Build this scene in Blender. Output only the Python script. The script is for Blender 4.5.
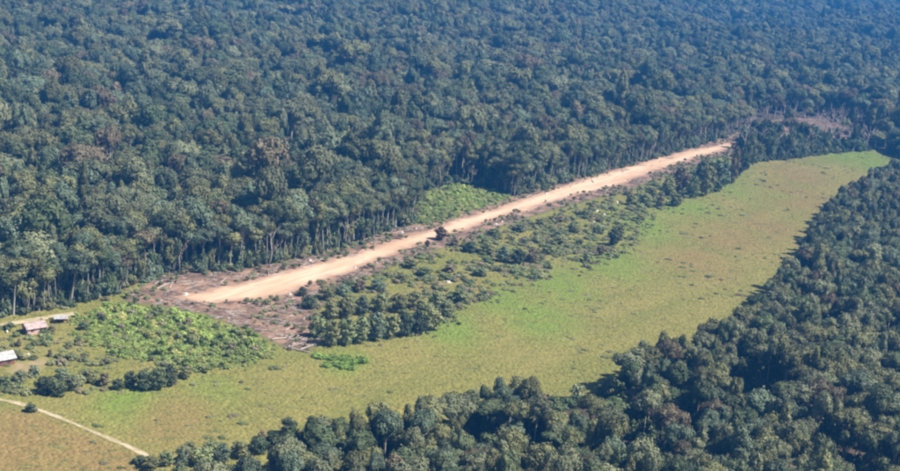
import bpy, bmesh, math, random
import numpy as np
from mathutils import Matrix, Vector, noise
from mathutils.geometry import delaunay_2d_cdt

for o in list(bpy.data.objects):
    bpy.data.objects.remove(o)
SC = bpy.context.scene
COL = SC.collection
R = math.radians
random.seed(7)
NR = np.random.default_rng(11)

# ---------------------------------------------------------------- camera
CAM_H, FPX, PW, PH = 140.0, 1236.0, 900.0, 471.0
PITCH = math.atan((PH / 2 + 84) / FPX)
ROLL = R(5.2)
cam = bpy.data.cameras.new('camera')
cam.sensor_width = 36.0
cam.lens = 36.0 * FPX / PW
cam.clip_start, cam.clip_end = 1.0, 30000.0
camo = bpy.data.objects.new('camera', cam)
COL.objects.link(camo)
camo.matrix_world = (Matrix.Translation((0, 0, CAM_H)) @ Matrix.Rotation(math.pi / 2 - PITCH, 4, 'X')
                     @ Matrix.Rotation(ROLL, 4, 'Z'))
SC.camera = camo

# ---------------------------------------------------------------- sky, sun, exposure
SUN_EL, SUN_AZ = R(50), R(106)          # azimuth clockwise from +Y (the way the camera looks)
w = bpy.data.worlds.new('World')
SC.world = w
w.use_nodes = True
nt = w.node_tree
nt.nodes.clear()
wo = nt.nodes.new('ShaderNodeOutputWorld')
bg = nt.nodes.new('ShaderNodeBackground')
sky = nt.nodes.new('ShaderNodeTexSky')
sky.sky_type = 'NISHITA'
sky.sun_disc = False
sky.sun_elevation = SUN_EL
sky.sun_rotation = SUN_AZ
sky.altitude = 100
sky.dust_density = 1.5
bg.inputs['Strength'].default_value = 0.05
nt.links.new(sky.outputs[0], bg.inputs['Color'])
nt.links.new(bg.outputs[0], wo.inputs['Surface'])
sun = bpy.data.lights.new('sun', 'SUN')
sun.energy = 5.0
sun.angle = R(0.6)
sun.color = (1.0, 0.93, 0.83)
suno = bpy.data.objects.new('sun', sun)
COL.objects.link(suno)
sd = Vector((math.sin(SUN_AZ) * math.cos(SUN_EL), math.cos(SUN_AZ) * math.cos(SUN_EL), math.sin(SUN_EL)))
suno.rotation_euler = sd.to_track_quat('Z', 'Y').to_euler()
suno.location = (60, 200, 300)
vs = SC.view_settings
vs.view_transform = 'Standard'
vs.look = 'None'
vs.exposure = 0.84
vs.gamma = 1.0
vs.use_curve_mapping = False
SC.cycles.filter_width = 2.2
SC.cycles.max_bounces = 6
SC.cycles.diffuse_bounces = 3
SC.cycles.transmission_bounces = 3
SC.cycles.volume_bounces = 1
HAZE_DENSITY = 0.00028
HAZE_COLOR = (0.04, 0.27, 0.74)

# ---------------------------------------------------------------- pixel -> ground, and back
CP, SP, CR, SR = math.cos(PITCH), math.sin(PITCH), math.cos(ROLL), math.sin(ROLL)


def up(x, y, z=0.0):
    a, b = (x - PW / 2) / FPX, -(y - PH / 2) / FPX
    X, Y = a * CR - b * SR, a * SR + b * CR
    d = (X, CP + Y * SP, -SP + Y * CP)
    t = (z - CAM_H) / d[2]
    return d[0] * t, d[1] * t


def proj(x, y, z):
    """arrays of world points -> photo pixels and depth"""
    z = z - CAM_H
    dep = y * CP - z * SP
    Y = y * SP + z * CP
    a0, b0 = x / dep, Y / dep
    a, b = a0 * CR + b0 * SR, -a0 * SR + b0 * CR
    return PW / 2 + a * FPX, PH / 2 - b * FPX, dep


def poly(pts, z=0.0):
    return np.array([up(p[0], p[1], z) for p in pts])


def inside(P, pts):
    x, y = pts[:, 0], pts[:, 1]
    r = np.zeros(len(pts), bool)
    n = len(P)
    for i in range(n):
        x0, y0 = P[i]
        x1, y1 = P[(i + 1) % n]
        c = (y0 > y) != (y1 > y)
        if y1 != y0:
            r ^= c & (x < (x1 - x0) * (y - y0) / (y1 - y0) + x0)
    return r


def edge_dist(P, pts, closed=True):
    d = np.full(len(pts), 1e9)
    n = len(P)
    for i in range(n if closed else n - 1):
        a, b = P[i], P[(i + 1) % n]
        ab = b - a
        t = np.clip(((pts - a) @ ab) / max(ab @ ab, 1e-9), 0, 1)
        q = a + t[:, None] * ab
        d = np.minimum(d, np.hypot(pts[:, 0] - q[:, 0], pts[:, 1] - q[:, 1]))
    return d


def height(x, y):
    """terrain: flat where the strip and the grassland lie, gently rolling under the far forest"""
    x, y = np.asarray(x, float), np.asarray(y, float)
    far = np.clip((y - 0.35 * x - 980) / 500, 0, 1)
    far = far * far * (3 - 2 * far)
    h = 9 * np.sin(x / 170 + 1.3) * np.sin(y / 230 + 0.4) + 6 * np.sin((x + y) / 97) + 5 * np.sin(x / 61 - y / 130)
    return far * (h + 4)


# regions of the photograph, as outlines on the ground
FOREST_EDGE = poly([(-260, 375), (-60, 331), (0, 319), (55, 309), (105, 298), (138, 283), (165, 274), (240, 270), (300, 259),
                    (350, 246), (395, 230), (413, 222), (408, 205), (425, 190), (450, 184), (485, 187), (515, 197),
                    (545, 188), (600, 173), (660, 157), (715, 141), (738, 133)])
BELT_FAR = poly([(738, 133), (742, 150), (752, 163), (790, 160), (830, 154), (868, 151), (886, 152), (898, 158), (930, 168), (1100, 165)])
P_FARFOREST = np.vstack([FOREST_EDGE, BELT_FAR, [[1500, 1900], [3600, 6200], [-2600, 6200], [-900, 1500], [-420, 640]]])
NEAR_Z = 11.8
NEAR_EDGE = poly([(1080, 128), (960, 143), (903, 156), (872, 170), (838, 192), (815, 218), (797, 252), (757, 290), (705, 326),
                  (660, 342), (612, 357), (562, 371), (512, 377), (452, 396), (420, 407), (352, 408), (300, 425),
                  (272, 440), (215, 452), (165, 458), (140, 478)], NEAR_Z)
P_NEAR = np.vstack([NEAR_EDGE, poly([(60, 640), (960, 720)], 0), [[420, 300], [560, 700]]])
P_STRIP = poly([(172, 297), (205, 304), (262, 300), (290, 293), (340, 275.5), (400, 252.5), (440, 239), (490, 222), (560, 200), (620, 184.5),
                (680, 163), (737, 147.5), (737, 141), (690, 150), (640, 163), (580, 180), (500, 206), (440, 226),
                (350, 254), (300, 267), (240, 282)])
P_CLEARED = poly([(120, 302), (140, 285), (165, 273), (240, 268), (300, 257), (350, 244), (395, 228), (440, 219), (515, 195), (545, 186),
                  (600, 171), (660, 155), (715, 139), (742, 131), (744, 152), (690, 168), (625, 192), (560, 208),
                  (490, 232), (440, 250), (400, 264), (345, 288), (318, 312), (330, 336), (312, 352), (285, 350),
                  (250, 332), (200, 314), (160, 306)])
P_SCRUB = poly([(296, 299), (345, 283), (400, 258), (440, 246), (490, 228), (560, 206), (625, 190), (680, 167), (737, 150), (750, 162),
                (715, 194), (664, 214), (640, 250), (598, 272), (548, 284), (500, 302), (468, 322), (436, 340),
                (385, 340), (345, 346), (322, 354), (308, 330)])
P_BAY = poly([(413, 224), (408, 205), (425, 190), (450, 183), (485, 186), (517, 196), (500, 206), (460, 219), (432, 228)])
P_THICKET = poly([(66, 318), (110, 302), (160, 306), (200, 315), (250, 333), (288, 352), (278, 362), (245, 372), (200, 378),
                  (160, 370), (105, 356), (70, 340)])
P_VILLAGE = poly([(-140, 352), (0, 322), (66, 315), (78, 338), (112, 354), (165, 366), (180, 384), (140, 392), (90, 398), (40, 402), (0, 408), (-140, 440)])
P_DRY = poly([(-140, 396), (0, 408), (40, 415), (100, 440), (140, 455), (150, 500), (-140, 520)])
P_MEADOW = np.vstack([poly([(-140, 346), (-60, 327), (0, 315), (60, 305), (110, 294), (140, 283), (160, 300), (296, 300), (345, 284), (490, 228),
                            (625, 190), (737, 150), (752, 160), (790, 157), (830, 152), (880, 149), (930, 141), (1020, 128)]),
                      poly([(960, 145), (905, 165), (880, 185), (850, 210), (830, 240), (800, 290), (740, 345), (640, 385),
                            (520, 420), (420, 450), (300, 480), (200, 520), (-140, 540)])])
P_DEADBELT = poly([(738, 128), (742, 150), (752, 163), (790, 160), (868, 152), (872, 138), (850, 122), (800, 112), (760, 118)])
_d = P_STRIP[9] - P_STRIP[4]
STRIP_ANG = math.atan2(_d[1], _d[0])
TRACK = [(-60, 390), (-10, 398), (18, 403), (42, 411), (70, 422), (100, 435), (120, 443), (142, 453), (160, 466)]
ROAD = [(-140, 346), (-40, 333), (0, 325.5), (30, 320.5), (60, 316), (78, 313)]

# ---------------------------------------------------------------- materials
MATS = {}


def mat(name, build):
    if name in MATS:
        return MATS[name]
    m = bpy.data.materials.new(name)
    m.use_nodes = True
    t = m.node_tree
    t.nodes.clear()
    out = t.nodes.new('ShaderNodeOutputMaterial')
    bs = t.nodes.new('ShaderNodeBsdfPrincipled')
    bs.inputs['Roughness'].default_value = 0.85
    bs.inputs['Specular IOR Level'].default_value = 0.2
    t.links.new(bs.outputs[0], out.inputs['Surface'])
    build(t, bs, out)
    MATS[name] = m
    return m


def N(t, kind, **kw):
    n = t.nodes.new(kind)
    for k, v in kw.items():
        if k in n.inputs.keys():
            n.inputs[k].default_value = v
        else:
            setattr(n, k, v)
    return n


def mix(t, fac, a, b, blend='MIX'):
    n = t.nodes.new('ShaderNodeMix')
    n.data_type = 'RGBA'
    n.blend_type = blend
    for sock, val in ((n.inputs[0], fac), (n.inputs[6], a), (n.inputs[7], b)):
        if hasattr(val, 'is_linked'):
            t.links.new(val, sock)
        elif isinstance(val, (int, float)):
            sock.default_value = val
        else:
            sock.default_value = (*val, 1)
    return n.outputs[2]


def wnoise(t, scale, detail=4.0, rough=0.55, stretch=None):
    """noise in the ground's own metres"""
    tc = t.nodes.new('ShaderNodeNewGeometry')
    n = N(t, 'ShaderNodeTexNoise', Scale=scale, Detail=detail, Roughness=rough)
    if stretch:
        mp = t.nodes.new('ShaderNodeMapping')
        mp.vector_type = 'TEXTURE'
        mp.inputs['Rotation'].default_value[2] = stretch[0]
        mp.inputs['Scale'].default_value = (1 / stretch[1], 1 / stretch[2], 1)
        t.links.new(tc.outputs['Position'], mp.inputs['Vector'])
        t.links.new(mp.outputs[0], n.inputs['Vector'])
    else:
        t.links.new(tc.outputs['Position'], n.inputs['Vector'])
    return n.outputs['Fac']


def ramp(t, fac, lo, hi):
    n = t.nodes.new('ShaderNodeMapRange')
    n.interpolation_type = 'SMOOTHSTEP'
    n.inputs['From Min'].default_value = lo
    n.inputs['From Max'].default_value = hi
    t.links.new(fac, n.inputs['Value'])
    return n.outputs[0]


def mathn(t, op, a, b):
    n = t.nodes.new('ShaderNodeMath')
    n.operation = op
    for s, v in ((n.inputs[0], a), (n.inputs[1], b)):
        if hasattr(v, 'is_linked'):
            t.links.new(v, s)
        else:
            s.default_value = v
    return n.outputs[0]


def attr(t, name, inst=False):
    n = t.nodes.new('ShaderNodeAttribute')
    if inst:
        n.attribute_type = 'INSTANCER'
    n.attribute_name = name
    return n.outputs['Fac']


def bump(t, bs, fac, strength, dist):
    b = N(t, 'ShaderNodeBump', Strength=strength, Distance=dist)
    t.links.new(fac, b.inputs['Height'])
    t.links.new(b.outputs[0], bs.inputs['Normal'])


def b_forest_floor(t, bs, out):
    c = mix(t, ramp(t, wnoise(t, 0.25), 0.35, 0.65), (0.05, 0.045, 0.025), (0.085, 0.065, 0.045))
    t.links.new(c, bs.inputs['Base Color'])


GREEN, STRAW, BROWN, LIME = (0.178, 0.178, 0.046), (0.224, 0.200, 0.060), (0.228, 0.165, 0.062), (0.158, 0.212, 0.038)


def meadow_colour(t, inst=False):
    c = mix(t, ramp(t, wnoise(t, 0.035, 5, 0.55, (STRIP_ANG - 0.1, 0.35, 1.3)), 0.36, 0.62), GREEN, STRAW)
    c = mix(t, mathn(t, 'MULTIPLY', attr(t, 'lush', inst), ramp(t, wnoise(t, 0.06), 0.2, 0.5)), c, LIME)
    c = mix(t, mathn(t, 'MULTIPLY', attr(t, 'dry', inst), ramp(t, wnoise(t, 0.035, 3), 0.15, 0.55)), c, BROWN)
    c = mix(t, ramp(t, wnoise(t, 0.26, 5, 0.65, (0.2, 0.6, 1.6)), 0.5, 0.72), c, (0.115, 0.13, 0.042))
    return c


def b_meadow(t, bs, out):
    c = meadow_colour(t)
    t.links.new(c, bs.inputs['Base Color'])
    bump(t, bs, wnoise(t, 1.1, 5, 0.7), 0.5, 0.4)


def b_cleared(t, bs, out):
    c = mix(t, ramp(t, wnoise(t, 0.12, 5, 0.65), 0.35, 0.62), (0.33, 0.21, 0.145), (0.115, 0.08, 0.062))
    c = mix(t, ramp(t, wnoise(t, 0.35, 4, 0.6, (STRIP_ANG, 0.4, 1.5)), 0.58, 0.7), c, (0.46, 0.35, 0.28))
    e = mathn(t, 'ADD', attr(t, 'edge'), mathn(t, 'MULTIPLY', wnoise(t, 0.35, 4), -4.0))
    c = mix(t, ramp(t, e, -1.6, 1.0), (0.15, 0.15, 0.06), c)
    t.links.new(c, bs.inputs['Base Color'])
    bump(t, bs, wnoise(t, 0.8, 5, 0.7), 0.8, 0.5)


def b_strip(t, bs, out):
    c = mix(t, ramp(t, wnoise(t, 0.08, 4, 0.6, (STRIP_ANG, 0.25, 1.6)), 0.35, 0.65), (0.52, 0.345, 0.23), (0.64, 0.49, 0.355))
    c = mix(t, ramp(t, wnoise(t, 0.5, 5, 0.7, (STRIP_ANG, 0.06, 1.6)), 0.52, 0.7), c, (0.40, 0.245, 0.15))
    e = mathn(t, 'ADD', attr(t, 'edge'), mathn(t, 'MULTIPLY', wnoise(t, 0.22, 5, 0.65), -7.0))
    c = mix(t, ramp(t, e, -3.6, 1.6), (0.36, 0.225, 0.155), c)
    t.links.new(c, bs.inputs['Base Color'])
    bs.inputs['Roughness'].default_value = 0.95
    bump(t, bs, wnoise(t, 0.6, 5, 0.7, (STRIP_ANG, 0.3, 1.5)), 0.5, 0.25)


def b_track(t, bs, out):
    c = mix(t, ramp(t, wnoise(t, 0.3, 5), 0.4, 0.6), (0.48, 0.41, 0.28), (0.36, 0.30, 0.17))
    e = mathn(t, 'ADD', attr(t, 'edge'), mathn(t, 'MULTIPLY', wnoise(t, 0.7, 4), -0.9))
    c = mix(t, ramp(t, e, -0.45, 0.1), (0.22, 0.2, 0.08), c)
    t.links.new(c, bs.inputs['Base Color'])


def leaf_build(col_src):
    def b(t, bs, out):
        oi = t.nodes.new('ShaderNodeObjectInfo')
        if col_src == 'object':
            base = oi.outputs['Color']
        else:
            rp = t.nodes.new('ShaderNodeValToRGB')
            rp.color_ramp.interpolation = 'CONSTANT'
            els = rp.color_ramp.elements
            while len(els) < len(col_src):
                els.new(0.5)
            acc = 0.0
            for e, (wgt, c) in zip(els, col_src):
                e.position = acc
                e.color = (*c, 1)
                acc += wgt
            t.links.new(oi.outputs['Random'], rp.inputs['Fac'])
            base = rp.outputs[0]
        pn = N(t, 'ShaderNodeTexNoise', Scale=0.011, Detail=3.0)
        t.links.new(oi.outputs['Location'], pn.inputs['Vector'])
        base = mix(t, ramp(t, pn.outputs['Fac'], 0.4, 0.68), base, mix(t, 0.35, base, (0.20, 0.20, 0.105)))
        v = attr(t, 'v')
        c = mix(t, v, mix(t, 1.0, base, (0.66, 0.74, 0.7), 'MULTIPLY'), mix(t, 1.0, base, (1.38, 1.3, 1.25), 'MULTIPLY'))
        # every plant a little lighter or darker than the next
        r2 = mathn(t, 'FRACT', mathn(t, 'MULTIPLY', oi.outputs['Random'], 37.7), 0.0)
        hs = t.nodes.new('ShaderNodeHueSaturation')
        mr = t.nodes.new('ShaderNodeMapRange')
        mr.inputs['To Min'].default_value, mr.inputs['To Max'].default_value = 0.66, 1.3
        t.links.new(r2, mr.inputs['Value'])
        t.links.new(mr.outputs[0], hs.inputs['Value'])
        t.links.new(c, hs.inputs['Color'])
        c = hs.outputs[0]
        t.links.new(c, bs.inputs['Base Color'])
        bs.inputs['Roughness'].default_value = 0.55
        bs.inputs['Specular IOR Level'].default_value = 0.2
        tr = t.nodes.new('ShaderNodeBsdfTranslucent')
        t.links.new(c, tr.inputs['Color'])
        ms = t.nodes.new('ShaderNodeMixShader')
        ms.inputs[0].default_value = 0.22
        t.links.new(bs.outputs[0], ms.inputs[1])
        t.links.new(tr.outputs[0], ms.inputs[2])
        t.links.new(ms.outputs[0], out.inputs['Surface'])
    return b


TONES = {
    'deep green': (0.098, 0.130, 0.062),
    'grey green': (0.185, 0.202, 0.118),
    'olive green': (0.175, 0.182, 0.084),
    'yellowish green': (0.215, 0.22, 0.098),
    'bluish green': (0.130, 0.170, 0.112),
    'brownish': (0.18, 0.15, 0.095),
}
TN = list(TONES)
LEAF_OBJ = mat('leaf_single', leaf_build('object'))
LEAF_MIX = mat('leaf_forest', leaf_build([(0.24, TONES['deep green']), (0.26, TONES['grey green']), (0.2, TONES['olive green']),
                                          (0.05, TONES['yellowish green']), (0.19, TONES['bluish green']), (0.06, TONES['brownish'])]))
LEAF_THICKET = mat('leaf_thicket', leaf_build([(0.35, (0.32, 0.41, 0.11)), (0.3, (0.37, 0.45, 0.14)), (0.2, (0.26, 0.34, 0.10)), (0.15, (0.41, 0.41, 0.15))]))
LEAF_SCRUB = mat('leaf_scrub', leaf_build([(0.35, (0.24, 0.28, 0.125)), (0.3, (0.30, 0.315, 0.16)), (0.15, (0.17, 0.21, 0.09)), (0.2, (0.31, 0.265, 0.18))]))


def b_grass(t, bs, out):
    c = meadow_colour(t, True)
    oi = t.nodes.new('ShaderNodeObjectInfo')
    hs = t.nodes.new('ShaderNodeHueSaturation')
    mr = t.nodes.new('ShaderNodeMapRange')
    mr.inputs['To Min'].default_value, mr.inputs['To Max'].default_value = 0.95, 1.25
    t.links.new(oi.outputs['Random'], mr.inputs['Value'])
    t.links.new(mr.outputs[0], hs.inputs['Value'])
    t.links.new(c, hs.inputs['Color'])
    t.links.new(hs.outputs[0], bs.inputs['Base Color'])
    tr = t.nodes.new('ShaderNodeBsdfTranslucent')
    t.links.new(hs.outputs[0], tr.inputs['Color'])
    ms = t.nodes.new('ShaderNodeMixShader')
    ms.inputs[0].default_value = 0.08
    t.links.new(bs.outputs[0], ms.inputs[1])
    t.links.new(tr.outputs[0], ms.inputs[2])
    t.links.new(ms.outputs[0], out.inputs['Surface'])


def bark_build(a, b_):
    def b(t, bs, out):
        tc = t.nodes.new('ShaderNodeTexCoord')
        n = N(t, 'ShaderNodeTexNoise', Scale=1.2, Detail=5.0)
        t.links.new(tc.outputs['Object'], n.inputs['Vector'])
        oi = t.nodes.new('ShaderNodeObjectInfo')
        f = mathn(t, 'ADD', mathn(t, 'MULTIPLY', n.outputs['Fac'], 0.7), mathn(t, 'MULTIPLY', oi.outputs['Random'], 0.4))
        t.links.new(mix(t, f, a, b_), bs.inputs['Base Color'])
    return b


BARK = mat('bark', bark_build((0.20, 0.165, 0.125), (0.46, 0.42, 0.36)))
BARK_PALE = mat('bark_pale', bark_build((0.08, 0.07, 0.06), (0.42, 0.39, 0.35)))
BARK_DEAD = mat('bark_dead', bark_build((0.24, 0.19, 0.17), (0.48, 0.42, 0.38)))
M_FLOOR = mat('forest_floor', b_forest_floor)
M_MEADOW = mat('meadow_grass', b_meadow)
M_GRASS = mat('grass_blades', b_grass)
M_CLEARED = mat('cleared_earth', b_cleared)
M_STRIP = mat('strip_earth', b_strip)
M_TRACK = mat('track_earth', b_track)


def b_yard(t, bs, out):
    c = mix(t, ramp(t, wnoise(t, 0.3, 5), 0.35, 0.65), (0.34, 0.25, 0.15), (0.25, 0.215, 0.09))
    e = mathn(t, 'ADD', attr(t, 'edge'), mathn(t, 'MULTIPLY', wnoise(t, 0.4, 4), -4.0))
    c = mix(t, ramp(t, e, -2.2, 0.6), (0.225, 0.21, 0.07), c)
    t.links.new(c, bs.inputs['Base Color'])


M_YARD = mat('yard_earth', b_yard)


def plain(name, c, rough=0.7, var=0.15, scale=1.5):
    def b(t, bs, out):
        tc = t.nodes.new('ShaderNodeTexCoord')
        n = N(t, 'ShaderNodeTexNoise', Scale=scale, Detail=5.0)
        t.links.new(tc.outputs['Object'], n.inputs['Vector'])
        t.links.new(mix(t, ramp(t, n.outputs['Fac'], 0.3, 0.7), [v * (1 - var) for v in c], [min(1, v * (1 + var)) for v in c]), bs.inputs['Base Color'])
        bs.inputs['Roughness'].default_value = rough
    return mat(name, b)


# ---------------------------------------------------------------- object helpers
def tag(o, label=None, cat=None, group=None, kind=None):
    for k, v in (('label', label), ('category', cat), ('group', group), ('kind', kind)):
        if v:
            o[k] = v
    return o


def mesh_from(name, V, Fc, mats, mi=None, vcol=None, smooth=False):
    me = bpy.data.meshes.new(name)
    me.from_pydata([tuple(v) for v in V], [], [tuple(f) for f in Fc])
    for m in mats:
        me.materials.append(m)
    if mi is not None:
        me.polygons.foreach_set('material_index', np.asarray(mi, np.int32))
    if vcol is not None:
        a = me.attributes.new('v', 'FLOAT', 'POINT')
        a.data.foreach_set('value', np.asarray(vcol, np.float32))
    if smooth:
        me.polygons.foreach_set('use_smooth', np.ones(len(me.polygons), bool))
    me.update()
    return me


def link(name, data, parent=None, loc=(0, 0, 0), rz=0.0, sc=(1, 1, 1)):
    o = bpy.data.objects.new(name, data)
    COL.objects.link(o)
    o.location = loc
    o.rotation_euler = (0, 0, rz)
    o.scale = sc
    if parent:
        o.parent = parent
    return o


# ---------------------------------------------------------------- the setting: ground and sheets
def ground():
    ys = np.concatenate([np.arange(-300, 620, 46), np.arange(620, 2400, 24), np.arange(2400, 6500, 100), [8000, 11000, 15000]])
    xs = np.concatenate([[-9000, -6000, -4000], np.arange(-2600, -900, 100), np.arange(-900, 1300, 26), np.arange(1300, 3000, 100), [4000, 6000, 9000]])
    X, Y = np.meshgrid(xs, ys)
    Z = height(X, Y)
    V = np.stack([X.ravel(), Y.ravel(), Z.ravel()], 1)
    nx, ny = len(xs), len(ys)
    Fc = [(j * nx + i, j * nx + i + 1, (j + 1) * nx + i + 1, (j + 1) * nx + i) for j in range(ny - 1) for i in range(nx - 1)]
    o = link('ground', mesh_from('ground', V, Fc, [M_FLOOR], smooth=True))
    tag(o, 'dark leaf-strewn forest floor under the trees', None, None, 'structure')


def densify(P, step, jit, rng):
    out = []
    for i in range(len(P)):
        a, b = P[i], P[(i + 1) % len(P)]
        L = np.hypot(*(b - a))
        k = max(1, int(L / step))
        nrm = np.array([-(b - a)[1], (b - a)[0]]) / max(L, 1e-6)
        for j in range(k):
            q = a + (b - a) * j / k
            s = noise.noise((q[0] * 0.11, q[1] * 0.11, 3.3)) + 0.6 * noise.noise((q[0] * 0.4, q[1] * 0.4, 9.1))
            out.append(q + nrm * jit * s)
    return np.array(out)


def sheet(name, P, z, m, step=2.5, jit=1.4, grid=5.0, label=None, extra=None, clipy=None):
    D = densify(P, step, jit, NR)
    lo, hi = D.min(0), D.max(0)
    gx, gy = np.meshgrid(np.arange(lo[0], hi[0], grid), np.arange(lo[1], hi[1], grid))
    G = np.stack([gx.ravel(), gy.ravel()], 1) + NR.uniform(-grid * .3, grid * .3, (gx.size, 2))
    G = G[inside(D, G)]
    G = G[edge_dist(D, G) > grid * 0.3]
    pts = [Vector(p) for p in np.vstack([D, G])]
    n = len(D)
    v, e, f, *_ = delaunay_2d_cdt(pts, [(i, (i + 1) % n) for i in range(n)], [], 0, 1e-4)
    v = np.array([(q.x, q.y) for q in v])
    cen = np.array([v[list(t)].mean(0) for t in f])
    keep = inside(D, cen)
    f = [tuple(t) for t, k in zip(f, keep) if k]
    V = np.column_stack([v, np.full(len(v), z)])
    me = mesh_from(name, V, f, [m], smooth=True)
    a = me.attributes.new('edge', 'FLOAT', 'POINT')
    a.data.foreach_set('value', edge_dist(D, v).astype(np.float32))
    if extra:
        for an, fn in extra.items():
            a = me.attributes.new(an, 'FLOAT', 'POINT')
            a.data.foreach_set('value', fn(v).astype(np.float32))
    o = link(name, me)
    tag(o, label, None, None, 'structure')
    return o


def blob_field(spots):
    C = [(np.array(up(x, y)), r) for x, y, r in spots]

    def fn(v):
        s = np.zeros(len(v))
        for c, r in C:
            d = np.hypot(v[:, 0] - c[0], (v[:, 1] - c[1]) * 0.55)
            s = np.maximum(s, np.clip(1.4 - d / r, 0, 1))
        return s
    return fn


def dry_fn(v):
    s = blob_field([(725, 235, 22), (760, 225, 20), (790, 195, 26), (700, 262, 16), (800, 175, 20), (180, 418, 12), (430, 287, 6), (475, 288, 6)])(v) * .8
    ins = inside(P_DRY, v)
    d = edge_dist(P_DRY, v)
    return np.maximum(s, np.where(ins, np.clip(0.5 + d / 5, 0, 1), np.clip(0.5 - d / 5, 0, 1)))


lush_fn = blob_field([(560, 285, 14), (610, 262, 16), (690, 212, 22), (640, 225, 20), (740, 185, 24), (860, 158, 30), (450, 330, 12), (500, 300, 12), (345, 362, 7), (130, 400, 10), (200, 400, 10), (540, 320, 14), (460, 200, 30)])
ground()
sheet('meadow', P_MEADOW, 0.03, M_MEADOW, label='yellow-green open grassland between the airstrip and the near forest',
      extra={'dry': dry_fn, 'lush': lush_fn}, grid=6.0)
sheet('cleared_ground', P_CLEARED, 0.06, M_CLEARED, label='pinkish brown bulldozed earth along both sides of the airstrip', grid=3.5)
sheet('airstrip', P_STRIP, 0.09, M_STRIP, label='pale dirt airstrip running diagonally towards the far forest', grid=3.0, jit=2.4)


def ribbon(name, px, width, z, label):
    C = np.array([up(*p) for p in px])
    # resample
    L = []
    for i in range(len(C) - 1):
        k = max(2, int(np.hypot(*(C[i + 1] - C[i])) / 2))
        for j in range(k):
            L.append(C[i] + (C[i + 1] - C[i]) * j / k)
    L.append(C[-1])
    L = np.array(L)
    for _ in range(4):
        L[1:-1] = (L[:-2] + 2 * L[1:-1] + L[2:]) / 4
    T = np.gradient(L, axis=0)
    T /= np.hypot(T[:, 0], T[:, 1])[:, None]
    Nn = np.stack([-T[:, 1], T[:, 0]], 1)
    V, Fc, E = [], [], []
    for i, (p, n) in enumerate(zip(L, Nn)):
        ww = width * (1 + 0.55 * noise.noise((p[0] * .13, p[1] * .13, 1)) + .25 * noise.noise((p[0] * .5, p[1] * .5, 4)))
        for k, s in enumerate((-1, -0.5, 0, 0.5, 1)):
            q = p + n * ww * 0.5 * s
            V.append((q[0], q[1], z))
            E.append((1 - abs(s)) * ww * 0.5)
        if i:
            for k in range(4):
                a = (i - 1) * 5 + k
                Fc.append((a, a + 1, a + 6, a + 5))
    me = mesh_from(name, V, Fc, [M_TRACK])
    a = me.attributes.new('edge', 'FLOAT', 'POINT')
    a.data.foreach_set('value', np.array(E, np.float32))
    tag(link(name, me), label, None, None, 'structure')


ribbon('path', TRACK, 2.1, 0.12, 'narrow pale footpath crossing the dry grass')
ribbon('road', ROAD, 3.6, 0.12, 'pale dirt road between the forest and the houses')


# ---------------------------------------------------------------- plant prototypes
def ico(sub):
    bm = bmesh.new()
    bmesh.ops.create_icosphere(bm, subdivisions=sub, radius=1)
    V = np.array([v.co[:] for v in bm.verts])
    Fc = [tuple(v.index for v in f.verts) for f in bm.faces]
    bm.free()
    return V, Fc


ICO1 = ico(1)
ICO2 = ico(2)


class Geo:
    def __init__(s):
        s.V, s.F, s.M, s.C, s.n = [], [], [], [], 0

    def add(s, V, Fc, m=0, c=0.5):
        V = np.asarray(V, float)
        s.V.append(V)
        s.F += [tuple(i + s.n for i in f) for f in Fc]
        s.M += [m] * len(Fc)
        s.C.append(np.broadcast_to(c, (len(V),)))
        s.n += len(V)

    def mesh(s, name, mats, smooth=False):
        return mesh_from(name, np.vstack(s.V), s.F, mats, s.M, np.concatenate(s.C), smooth)


def leaves(g, lobes, per_m2, size, rng, m=0, zmin=-0.45, droop=0.25):
    """leaf clumps all over the outside of a set of ellipsoid lobes"""
    L = np.array(lobes)
    for li, (cx, cy, cz, rx, ry, rz) in enumerate(lobes):
        area = 4 * math.pi * ((rx * ry) ** 1.6 / 3 + (rx * rz) ** 1.6 / 3 + (ry * rz) ** 1.6 / 3) ** (1 / 1.6)
        n = int(area * per_m2)
        u = rng.normal(size=(n, 3))
        u /= np.linalg.norm(u, axis=1)[:, None]
        u = u[u[:, 2] > zmin]
        wob = 1 + 0.16 * np.sin(u[:, 0] * 5 + li) * np.sin(u[:, 1] * 6 + 2 * li) + rng.uniform(-0.10, 0.12, len(u))
        P = np.array([cx, cy, cz]) + u * np.array([rx, ry, rz]) * wob[:, None]
        ok = np.ones(len(P), bool)
        for lj, q in enumerate(lobes):
            if lj != li:
                d = (((P - np.array(q[:3])) / np.array(q[3:])) ** 2).sum(1)
                ok &= d > 0.74
        P, u = P[ok], u[ok]
        lobe_tone = rng.uniform(-0.2, 0.2)
        for p, nn in zip(P, u):
            nrm = nn * np.array([1, 1, 1.1]) + rng.normal(size=3) * 0.27
            nrm /= np.linalg.norm(nrm)
            t = np.cross(nrm, rng.normal(size=3))
            t /= np.linalg.norm(t)
            b = np.cross(nrm, t)
            s = size * rng.uniform(0.6, 1.35)
            k = rng.uniform(0.55, 0.95)
            dz = np.array([0, 0, -s * droop])
            V = [p - t * s, p - b * s * k + nrm * s * 0.12, p + t * s + dz, p + b * s * k + nrm * s * 0.12]
            g.add(V, [(0, 1, 2, 3)], m, np.clip(0.5 + lobe_tone + rng.uniform(-0.35, 0.35), 0, 1))


def hull(g, lobes, k, rng, m=0):
    for (cx, cy, cz, rx, ry, rz) in lobes:
        V = ICO1[0] * (1 + rng.uniform(-0.12, 0.12, (len(ICO1[0]), 1))) * np.array([rx, ry, rz]) * k + np.array([cx, cy, cz])
        g.add(V, ICO1[1], m, 0.35)


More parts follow.
